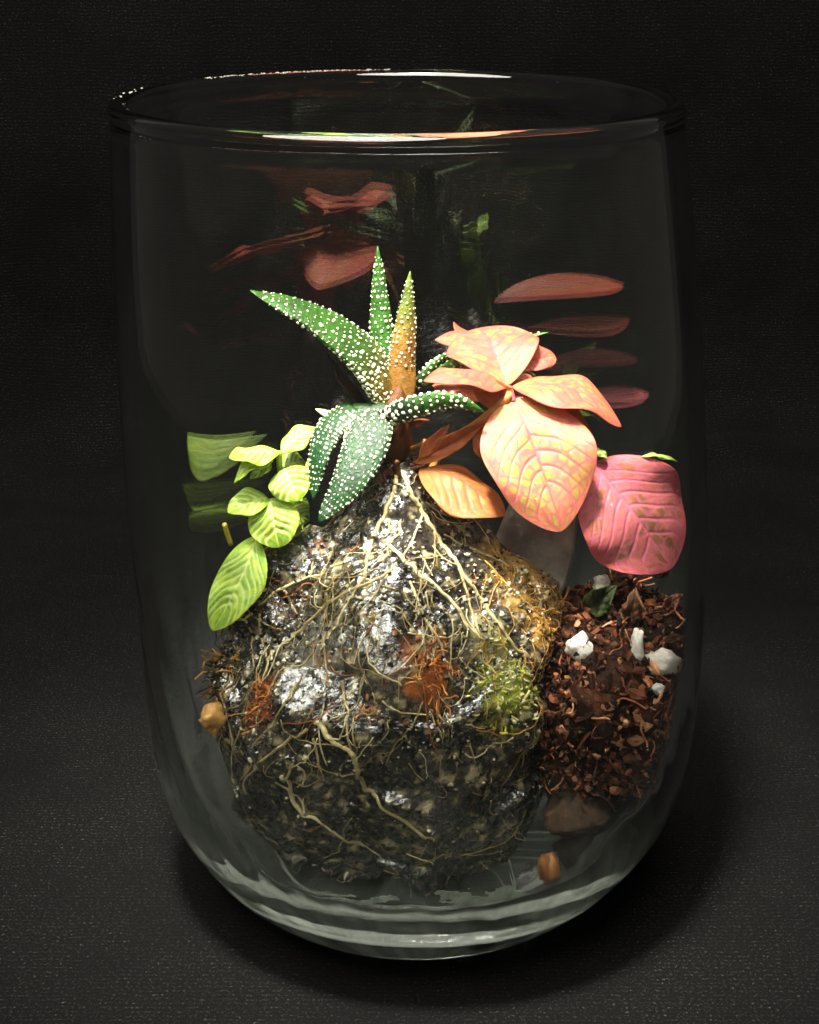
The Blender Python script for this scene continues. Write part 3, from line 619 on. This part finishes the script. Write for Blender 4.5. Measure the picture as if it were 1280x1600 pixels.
leaf(LIME, at(440, 726, -.75), at(478, 720, -.5), .4, (-.1, -.8, .7), lime_dark, 'lime', curve=.03, seed=29, nvein=4, nu=34, nv=21, vw=V3)
leaf(LIME, at(448, 790, -.7), at(484, 812, -.5), .4, (-.1, -.9, .5), lime_dark, 'lime', curve=.03, seed=30, nvein=4, nu=34, nv=21, vw=V3)

for k_, (x, y, z) in enumerate(((-1.6, 2.8, 6.0), (-1.75, 2.8, 5.25), (-1.5, 2.9, 4.6))):      # leaves on the far side, met again in the reflections
    leaf(LIME, np.array([-1.95, 1.7, 4.9 - .2 * k_]), np.array([x, y, z]), .62, (-.4, .2, 1), lime, 'lime', curve=.1, seed=31 + k_, nvein=5, nu=40, nv=25, vw=V3)
b = Bag(); b.tube(spline([at(455, 800, -.55), np.array([-1.6, .5, 5.4]), np.array([-1.5, 1.75, 4.9])], 10), .04, 6, lin(150, 170, 60)); b.build('stem', M['stem'], LIME)
# spiky succulent with white warts
HAW = empty('spiky_succulent', at(618, 735, -0.75)); tag(HAW, 'dark green spiky succulent covered in white warts on top of the rock', 'succulent')
def spike(pts, W, T, N, c_base, c_tip, seed, rows=9, nw=150, dot=.036, label=None, base_at=.25, wart_from=0.1, sides='all', dark=None):
    n_, k = 34, 20; P = spline(pts, n_); u = np.linspace(0, 1, n_); tn = np.gradient(P, axis=0); tn /= np.linalg.norm(tn, axis=1)[:, None]
    N = np.asarray(N, float); nr = N - tn * (tn @ N)[:, None]; nr /= np.linalg.norm(nr, axis=1)[:, None]; sd = np.cross(tn, nr)
    prof = np.clip((1 - u) ** 0.80 * (0.62 + 0.75 * u) * 1.0 + 0.0, 0, None) * (0.75 + 0.25 * smooth(0, .25, u)); prof = np.maximum(prof, .02)
    ph = np.arange(k) * 2 * math.pi / k
    def surf(i_u, a):
        w = np.interp(i_u, u, prof); c = np.array([np.interp(i_u, u, P[:, j]) for j in range(3)]); s1 = np.array([np.interp(i_u, u, sd[:, j]) for j in range(3)]); n1 = np.array([np.interp(i_u, u, nr[:, j]) for j in range(3)])
        ca, sa = math.cos(a), math.sin(a); y = (0.30 if sa > 0 else 1.0 - 0.25 * abs(ca)) * sa
        return c + s1 * ca * w * W / 2 + n1 * y * w * T
    V = np.array([surf(x, a) for x in u for a in ph]); F = [(i * k + j, i * k + (j + 1) % k, (i + 1) * k + (j + 1) % k, (i + 1) * k + j) for i in range(n_ - 1) for j in range(k)]
    F += [tuple(range(k - 1, -1, -1)), tuple((n_ - 1) * k + j for j in range(k))]
    V = V + np.array([[nz(p, 3.0, seed), nz(p, 3.0, seed + 3), nz(p, 3.0, seed + 6)] for p in V]) * 0.02
    t = smooth(base_at - .18, base_at + .22, u + 0.0)
    K = np.repeat(c_base + (c_tip - c_base) * t[:, None], k, 0)
    K = K * np.array([[1 + .35 * fbm(p, 2.2, 3, seed)] for p in V])
    o = mk('leaf', V, F, M['haworthia'], HAW, K)
    if label: o['label'] = label
    B = Bag(); ga = 2.399963
    if nw:
        nr_ = max(6, int(math.sqrt(nw * np.linalg.norm(P[-1] - P[0]) / (W * 1.6))))
        per = max(4, nw // nr_)
        for i in range(nr_):
            x0 = wart_from + (0.97 - wart_from) * i / nr_
            cnt = max(4, int(1.45 * per * (0.45 + 0.75 * (1 - x0))))
            for j in range(cnt):
                a = (j + .5 * (i % 2)) / cnt * 2 * math.pi + random.uniform(-.16, .16); x = x0 + random.uniform(-.008, .008)
                if x < 0 or x > .985: continue
                p = surf(x, a); c = np.array([np.interp(x, u, P[:, q]) for q in range(3)]); d = p - c; d /= np.linalg.norm(d) + 1e-9
                r = dot * random.choice((.3, .4, .5, .6, .7, .85)) * (1.05 - .45 * x)
                g = random.uniform(.5, 1.0); e = ICO2[0] * r * RNG.uniform(.8, 1.3, size=3); e = e - np.outer(e @ d, d) * .45; B.add(p + e, ICO2[1], lin(240, 240, 206) * g)
        ww = B.build('warts', M['wart'], o); ww['kind'] = 'stuff'
    return o
gD, gM = lin(24, 50, 18), lin(50, 92, 26)
ctr = at(618, 660, -0.7)
spike([at(618, 632, -.45), at(575, 560, -.6), at(500, 500, -.75), at(393, 453, -.95)], 1.22, .36, (.25, -.45, .85), lin(104, 78, 26), lin(38, 72, 16), 1.0, nw=560, base_at=.22, wart_from=.06, label='long leaf stretching out to the left with warts in bands')
spike([at(606, 630, -.2), at(600, 560, -.1), at(594, 480, 0), at(590, 386, .1)], .60, .22, (0, .6, .5), gM, lin(46, 90, 24), 2.0, nw=280, base_at=.2, label='tallest upright leaf')
spike([at(632, 640, -.5), at(628, 570, -.4), at(634, 500, -.35), at(641, 424, -.3)], .62, .24, (-.1, .6, .5), lin(140, 98, 42), lin(92, 110, 34), 3.0, nw=170, base_at=.62, wart_from=.34, dot=.034, label='upright leaf with a tan bare lower half')
spike([at(640, 610, -.2), at(662, 580, -.1), at(684, 560, 0), at(712, 545, .1)], .40, .18, (0, .5, .8), gD, gM, 4.0, nw=80)
spike([at(604, 648, -.85), at(650, 628, -1.15), at(705, 618, -1.3), at(757, 642, -1.35)], .62, .34, (.15, .55, .85), gD * .6, gM, 5.0, nw=190, dot=.042, wart_from=.03, base_at=.4, label='short leaf curving right with a dark spotted underside')
spike([at(578, 630, -.75), at(574, 686, -1.2), at(545, 750, -1.55), at(498, 814, -1.75)], 1.0, .32, (-.1, -.85, .6), lin(30, 64, 15), lin(22, 60, 22), 6.0, nw=520, dot=.034, wart_from=.08, base_at=.1, label='broad leaf pointing down towards the front')
spike([at(552, 634, -.75), at(516, 668, -1.0), at(498, 714, -1.2), at(490, 778, -1.35)], .72, .26, (-.55, -.7, .5), lin(26, 62, 16), lin(22, 62, 26), 7.0, nw=300, dot=.034, label='leaf curling down at the left')
spike([at(592, 662, -.5), at(560, 620, -.55), at(530, 582, -.6), at(512, 550, -.62)], .30, .14, (0, -.4, .8), lin(18, 14, 10), lin(40, 26, 14), 8.0, nw=0, label='withered blackish leaf with a tan tip')
spike([at(560, 670, -.55), at(530, 655, -.65), at(510, 645, -.7), at(494, 637, -.72)], .26, .12, (0, -.5, .8), lin(120, 120, 60), lin(226, 216, 170), 9.0, nw=0)
spike([at(660, 600, .1), at(720, 560, .3), at(790, 532, .4), at(858, 518, .45)], .36, .16, (0, -.2, 1), gM, lin(88, 160, 44), 10.0, nw=90)
def dry_crown():
    B = Bag()
    for i in range(16):
        a = random.uniform(0, 6.28); p = at(622, 690, -.75) + np.array([math.cos(a) * .22, math.sin(a) * .2, random.uniform(-.5, .45)])
        q = p + np.array([math.cos(a) * .22, math.sin(a) * .15 - .05, random.uniform(-.1, .35)])
        B.tube(spline([p, (p + q) / 2 + RNG.normal(size=3) * .04, q], 7), np.linspace(.10, .03, 7), 6, random.choice([lin(150, 92, 40), lin(120, 66, 28), lin(184, 118, 56), lin(96, 52, 24)]), .5)
    V, F = ICO3
    B.add(np.array([at(616, 672, -.6) + p * np.array([.24, .22, .6]) * (1 + .25 * fbm(p, 2, 3, 2)) for p in V]), F, lin(96, 56, 26))
    o = B.build('dry_leaf_bases', M['bits'], HAW); o['label'] = 'brown dried leaf bases at the crown'
dry_crown()

# roots running down over the rock (traced), then the fine hairs
ROOTS = [([(622, 728), (617, 759), (598, 807), (578, 855), (571, 899)], .050), ([(628, 735), (642, 770), (658, 797), (687, 841), (716, 885), (750, 933), (784, 981), (828, 1025)], .050),
    ([(610, 851), (634, 875), (682, 914), (721, 957), (750, 991)], .042), ([(610, 889), (561, 914), (508, 947), (460, 991), (421, 1030)], .036), ([(542, 875), (484, 899), (431, 923), (387, 962), (348, 1001)], .030),
    ([(445, 918), (455, 935), (467, 957)], .028), ([(498, 1122), (523, 1151), (552, 1170), (560, 1190), (571, 1225), (591, 1240), (639, 1283), (683, 1308)], .050), ([(537, 1059), (545, 1122), (552, 1166)], .028),
    ([(445, 1206), (465, 1250), (499, 1279), (542, 1313), (591, 1351)], .034), ([(452, 1210), (462, 1192), (478, 1200), (476, 1222), (466, 1228)], .022), ([(494, 1148), (503, 1196), (508, 1216)], .024),
    ([(484, 1133), (436, 1167), (397, 1206), (392, 1235)], .028), ([(571, 899), (545, 940), (520, 985), (500, 1020)], .028), ([(640, 905), (662, 960), (690, 1010), (705, 1060)], .026), ([(660, 800), (640, 850), (600, 905), (560, 960)], .022),
    ([(716, 885), (735, 950), (752, 1010), (775, 1050)], .024), ([(430, 1010), (415, 1055), (395, 1110), (372, 1170), (366, 1225)], .022), ([(470, 1060), (440, 1110), (410, 1150), (384, 1215)], .020), ([(600, 1090), (640, 1110), (668, 1112)], .020),
    ([(683, 1035), (686, 1080), (688, 1130)], .020), ([(408, 955), (412, 990), (420, 1022)], .024), ([(388, 965), (396, 1000), (400, 1040)], .022)]
cr1, cr2 = lin(214, 200, 150), lin(178, 158, 104)
for pts, r in ROOTS:
    q = [on_rock(*p, lift=r * .6) for p in pts]; q = [x for x in q if x is not None]
    if len(q) < 2: continue
    n_ = 10 * len(q); r *= .78; P = drape(spline(q, n_), r * .12); P[:2] = spline(q, n_)[:2]
    for i in range(1, n_): P[i] = P[i] * .7 + P[i - 1] * .3
    P = P + np.array([[nz((i * .35, r * 90, 1)), nz((i * .35, r * 90, 4)), nz((i * .35, r * 90, 8))] for i in range(n_)]) * r * .7
    B = Bag(); tint = cr2 + (cr1 - cr2) * random.random(); 
    if pts[0] == (683, 1035): tint = lin(190, 110, 44)
    B.tube(P, r * np.linspace(1.0, .6, n_) * (1 + .22 * np.array([nz((i * .6, 3, r * 50)) for i in range(n_)])), 7, tint); B.build('root', M['root'], HAW)
def hairs():
    B = Bag(); down = np.array([0, -.25, -1.0]); ax = np.array(at(620, 760, -.8))
    for p, n in rock_pick(400, lambda p, n: front(p, n) and (p[2] > 3.5 or random.random() < .14)):
        t = p - ax; d = t / (np.linalg.norm(t) + 1e-6) * .8 + down * .5 + RNG.normal(size=3) * (.35 if random.random() < .75 else 1.2)
        L = random.choice((.35, .6, .9, 1.3)) * random.uniform(.6, 1.2); k = max(4, int(L / .09)); q = [p]; bow = RNG.normal(size=3) * .12
        for i in range(k):
            d = d / np.linalg.norm(d); d = d + bow + RNG.normal(size=3) * .16; h = RBV.find_nearest(Vector(q[-1] + d / np.linalg.norm(d) * L / k)); q.append(np.array(h[0]) + np.array(h[1]) * (.008 + .02 * random.random()))
        g = random.random(); c = cr2 * .9 if g < .5 else cr1 if g < .75 else lin(120, 96, 56) if g < .92 else lin(160, 92, 40)
        if p[0] > 1.0 and p[2] > 3.8: c = lin(196, 146, 66)
        B.tube(q, random.choice((.005, .006, .008, .011)), 4, c)
    o = B.build('root_hairs', M['root'], HAW, shade=True); tag(o, 'mat of fine pale root hairs clinging to the rock', None, None, 'stuff')
hairs()

# tufts, litter and scraps
def tuft(name, px, py, n, spread, L, cols, label, Y=None, hang=0.5, cat='litter'):
    B = Bag(); c = on_rock(px, py) if Y is None else at(px, py, Y)
    for i in range(n):
        p = c + RNG.normal(size=3) * np.array(spread); 
        if Y is None: h = RBV.find_nearest(Vector(p)); p = np.array(h[0]); nn = np.array(h[1])
        else: nn = np.array([0, -.6, .4])
        d = nn * .8 + RNG.normal(size=3) * .9 + np.array([0, 0, -hang]); q = [p]; l_ = L * random.uniform(.4, 1.2)
        for j in range(6): d = d / np.linalg.norm(d) + RNG.normal(size=3) * .4 + np.array([0, 0, -hang * .25]); q.append(keep_in(q[-1] + d / np.linalg.norm(d) * l_ / 6, .03))
        if random.random() < .3: flake(B, p + nn * .02, nn, random.uniform(.03, .07), cols)
        else: B.tube(spline(q, 9), random.uniform(.006, .014), 4, random.choice(cols) * random.uniform(.7, 1.2))
    o = B.build(name, M['fibre']); return tag(o, label, cat, None, 'stuff')
OR = [lin(196, 110, 44), lin(160, 78, 28), lin(216, 142, 66), lin(120, 60, 24)]
tuft('coir_tuft', 672, 1045, 85, (.18, .16, .22), .26, OR, 'bright orange coir tuft in the middle of the rock face')
tuft('coir_tuft', 412, 1088, 75, (.16, .16, .22), .3, OR, 'orange brown coir tuft on the left of the rock face')
tuft('coir_tuft', 578, 1108, 26, (.08, .08, .10), .2, [lin(200, 150, 90), lin(176, 120, 60)], 'tiny tan fibre scrap low on the rock face')
tuft('moss', 800, 1060, 260, (.24, .2, .34), .10, [lin(196, 194, 70), lin(220, 208, 120), lin(140, 148, 48), lin(234, 226, 176)], 'yellow green moss on the right shoulder of the rock', None, .1, 'moss')
tuft('dry_moss', 345, 1030, 150, (.14, .16, .42), .36, [lin(190, 140, 56), lin(140, 92, 36), lin(70, 46, 26), lin(42, 30, 20)], 'dry golden moss strands down the left side of the rock', None)
tuft('dry_moss', 410, 930, 130, (.36, .16, .22), .24, [lin(96, 58, 30), lin(60, 36, 22), lin(140, 84, 40), lin(40, 28, 20)], 'dark brown litter under the long lime leaf', None, .2)
tuft('dry_moss', 850, 955, 90, (.14, .2, .2), .22, [lin(190, 140, 66), lin(150, 100, 46), lin(90, 60, 30)], 'golden fibres at the right corner of the rock', None, .2)
litter = pal_pink(lin(62, 74, 30), lin(40, 48, 22), lin(90, 104, 40), lin(50, 60, 30), .5)
def scrap(px0, py0, Y0, px1, py1, Y1, W, pal, label, seed, N=(.1, -.8, .6), fold=.5, name='dry_leaf_scrap'):
    dY = on_soil(px0, py0, Y0) - .02 - Y0 if on_soil(px0, py0, 99) != 99 else 0.0; Y0 += dY; Y1 += dY; root = empty(name, at(px0, py0, Y0)); tag(root, label, 'leaf scrap'); leaf(root, at(px0, py0, Y0), at(px1, py1, Y1), W, N, pal, 'bits', curve=.08, fold=fold, seed=seed, nu=30, nv=19, nvein=3, wave=.12)
scrap(918, 950, -1.0, 962, 912, -1.1, .42, litter, 'shrivelled dark green leaf scrap behind the largest perlite lump', 41)
tan = pal_pink(lin(150, 104, 66), lin(110, 70, 42), lin(180, 130, 90), lin(90, 60, 40), .5); pinkdry = pal_pink(lin(190, 120, 96), lin(150, 90, 70), lin(200, 130, 110), lin(140, 80, 66), .5)
scrap(978, 968, -1.1, 990, 915, -1.1, .34, tan, 'crumpled tan leaf scrap standing on top of the soil', 42)
scrap(1034, 948, -1.0, 1062, 925, -1.1, .24, pinkdry, 'dusty pink dry leaf against the right wall of the glass', 43)
scrap(1030, 998, -1.3, 1066, 992, -1.4, .1, tan, 'narrow tan sliver on the soil close to the wall', 44, fold=.3)
scrap(1046, 888, -.9, 1020, 902, -1.0, .1, tan, 'thin pale curl under the rose leaf', 45, fold=.3)

# water: drops on leaves, beads on the rim, chalky marks inside the foot
def bvh_of(objs):
    V = []; F = []
    for o in objs:
        mw = o.matrix_world; off = len(V)
        r = o
        while r.parent: r = r.parent
        V += [Vector(v.co) / S + Vector(r.location) / S for v in o.data.vertices]; F += [tuple(off + i for i in p.vertices) for p in o.data.polygons]
    return BVHTree.FromPolygons(V, F)
PB = bvh_of([o for o in list(PINK.children) + list(LIME.children) if o.name.startswith('leaf')])
for i, (px, py, r, lab) in enumerate([(789, 713, .05, 'water drop on the left half of the large front leaf'), (890, 708, .045, 'upper water drop on the right half of the large front leaf'), (893, 716, .035, 'lower of two water drops close together on the front leaf'), (837, 779, .04, 'water drop low on the left edge of the large front leaf'),
        (955, 789, .055, 'water drop near the left side of the rose leaf'), (1058, 768, .06, 'bright water drop at the right edge of the rose leaf'), (1034, 786, .03, 'tiny water drop in the middle of the rose leaf'), (432, 812, .05, 'water drop on the round lime leaf')]):
    h = PB.ray_cast(Vector(CAM), Vector(at(px, py, 0) - CAM).normalized())
    if h[0] is None: continue
    n = np.array(h[1]); n = n if np.dot(n, CAM - np.array(h[0])) > 0 else -n; c = np.array(h[0]) + n * r * .12
    V = ICO3[0] * r; V = V - np.outer(V @ n, n) * .45
    tag(mk('water_drop', c + V, ICO3[1], M['water']), lab, 'water drop', 'drops of water on the leaves')
def beads():
    B = Bag()
    for i in range(206):
        a = math.radians(random.uniform(92, 140) if i < 190 else random.gauss(172, 6)); rr = 3.70 + random.uniform(-.05, .09); s_ = random.uniform(.005, .015) if i < 205 else random.uniform(.012, .026)
        zz = 11.87 + math.sqrt(max(0, .128 ** 2 - (rr - 3.70) ** 2)); B.add(np.array([float(cx(12)) + rr * math.cos(a), rr * math.sin(a), zz]) + ICO2[0] * s_ * np.array([1.2, 1.2, .7]) * (1 + .2 * RNG.normal(size=(len(ICO2[0]), 1))), ICO2[1], lin(140, 140, 128))
    o = B.build('mineral_specks', M['speck']); tag(o, 'pale mineral specks crusted along the left of the rim', 'specks', None, 'stuff')
beads()
def marks():
    """smeared, broken film of dried water: kept where a streaky mask says so"""
    nx_, ny_ = 150, 64; G = {}; V = []; F = []
    patches = [(655, 850, 1376, 1492, 1.0), (455, 650, 1398, 1428, .45), (560, 800, 1456, 1486, .35)]
    for x0, x1, y0, y1, w in patches:
        nx_ = int((x1 - x0) / 1.6); ny_ = int((y1 - y0) / 1.5); off = len(V); ok = np.zeros((ny_, nx_), bool)
        for j in range(ny_):
            for i in range(nx_):
                px, py = x0 + i * 1.6, y0 + j * 1.5
                V.append(hit_wall(px, py)); e = 1 - max(abs(2 * i / (nx_ - 1) - 1) ** 3, abs(2 * j / (ny_ - 1) - 1) ** 3)
                ok[j, i] = e * (0.62 + 0.30 * w) + 0.75 * nz((px * .018, py * .085, 3.1)) + 0.35 * nz((px * .05, py * .2, 7)) > 0.62
        for j in range(ny_ - 1):
            for i in range(nx_ - 1):
                if ok[j, i] and ok[j, i + 1] and ok[j + 1, i] and ok[j + 1, i + 1]:
                    k = off + j * nx_ + i; F.append((k, k + 1, k + 1 + nx_, k + nx_))
    V = np.array(V); used = sorted({i for f in F for i in f}); mp = {i: k for k, i in enumerate(used)}; V = V[used]; F = [tuple(mp[i] for i in f) for f in F]; m = len(V)
    r = np.hypot(V[:, 0], V[:, 1]); W = V + np.stack([V[:, 0] / r, V[:, 1] / r, 0 * r - .4], 1) * -.006
    cnt = {}
    for f in F:
        for a, b_ in zip(f, f[1:] + f[:1]): cnt[(a, b_)] = 1
    rim = [(a, b_, b_ + m, a + m) for (a, b_) in cnt if (b_, a) not in cnt]
    o = mk('water_marks', np.concatenate([V, W]), F + [tuple(i + m for i in f[::-1]) for f in F] + rim, M['smear'])
    tag(o, 'chalky pale water marks on the foot of the glass at the front', 'water marks', None, 'stuff')
_OA = np.array(_OL); _CA = np.array(_CL)
def hit_wall(px, py):
    """where the line of sight, bent by the foot, meets its inner face at the front"""
    d = at(px, py, 0) - CAM; d /= np.linalg.norm(d); t = np.arange(20.0, 26.0, 0.012); p = CAM + d * t[:, None]
    k = np.clip((p[:, 2] * 100).astype(int), 0, 1220); hit = np.hypot(p[:, 0] - _CA[k], p[:, 1]) < _OA[k]; i = int(np.argmax(hit)); q = p[i]
    n = np.array([q[0] - cxs(q[2]), q[1], 0.0]); n /= np.linalg.norm(n); kk = k[i]; n[2] = -(_OA[min(1220, kk + 4)] - _OA[max(0, kk - 4)]) / .08 if kk > 4 else -2.0; n /= np.linalg.norm(n)
    c = -d @ n; e = d / 1.6 + n * (c / 1.6 - math.sqrt(max(0, 1 - (1 - c * c) / 2.56)))      # bent by the thick foot
    t = np.arange(0.0, 4.0, 0.012); p = q + e * t[:, None]; k = np.clip((p[:, 2] * 100).astype(int), 0, 1220); hit = (np.hypot(p[:, 0] - _CA[k], p[:, 1]) < np.array(_RL)[k] - .015) & (p[:, 2] > .66)
    return p[int(np.argmax(hit))] if hit.any() else keep_in(p[-1], .015)
marks()
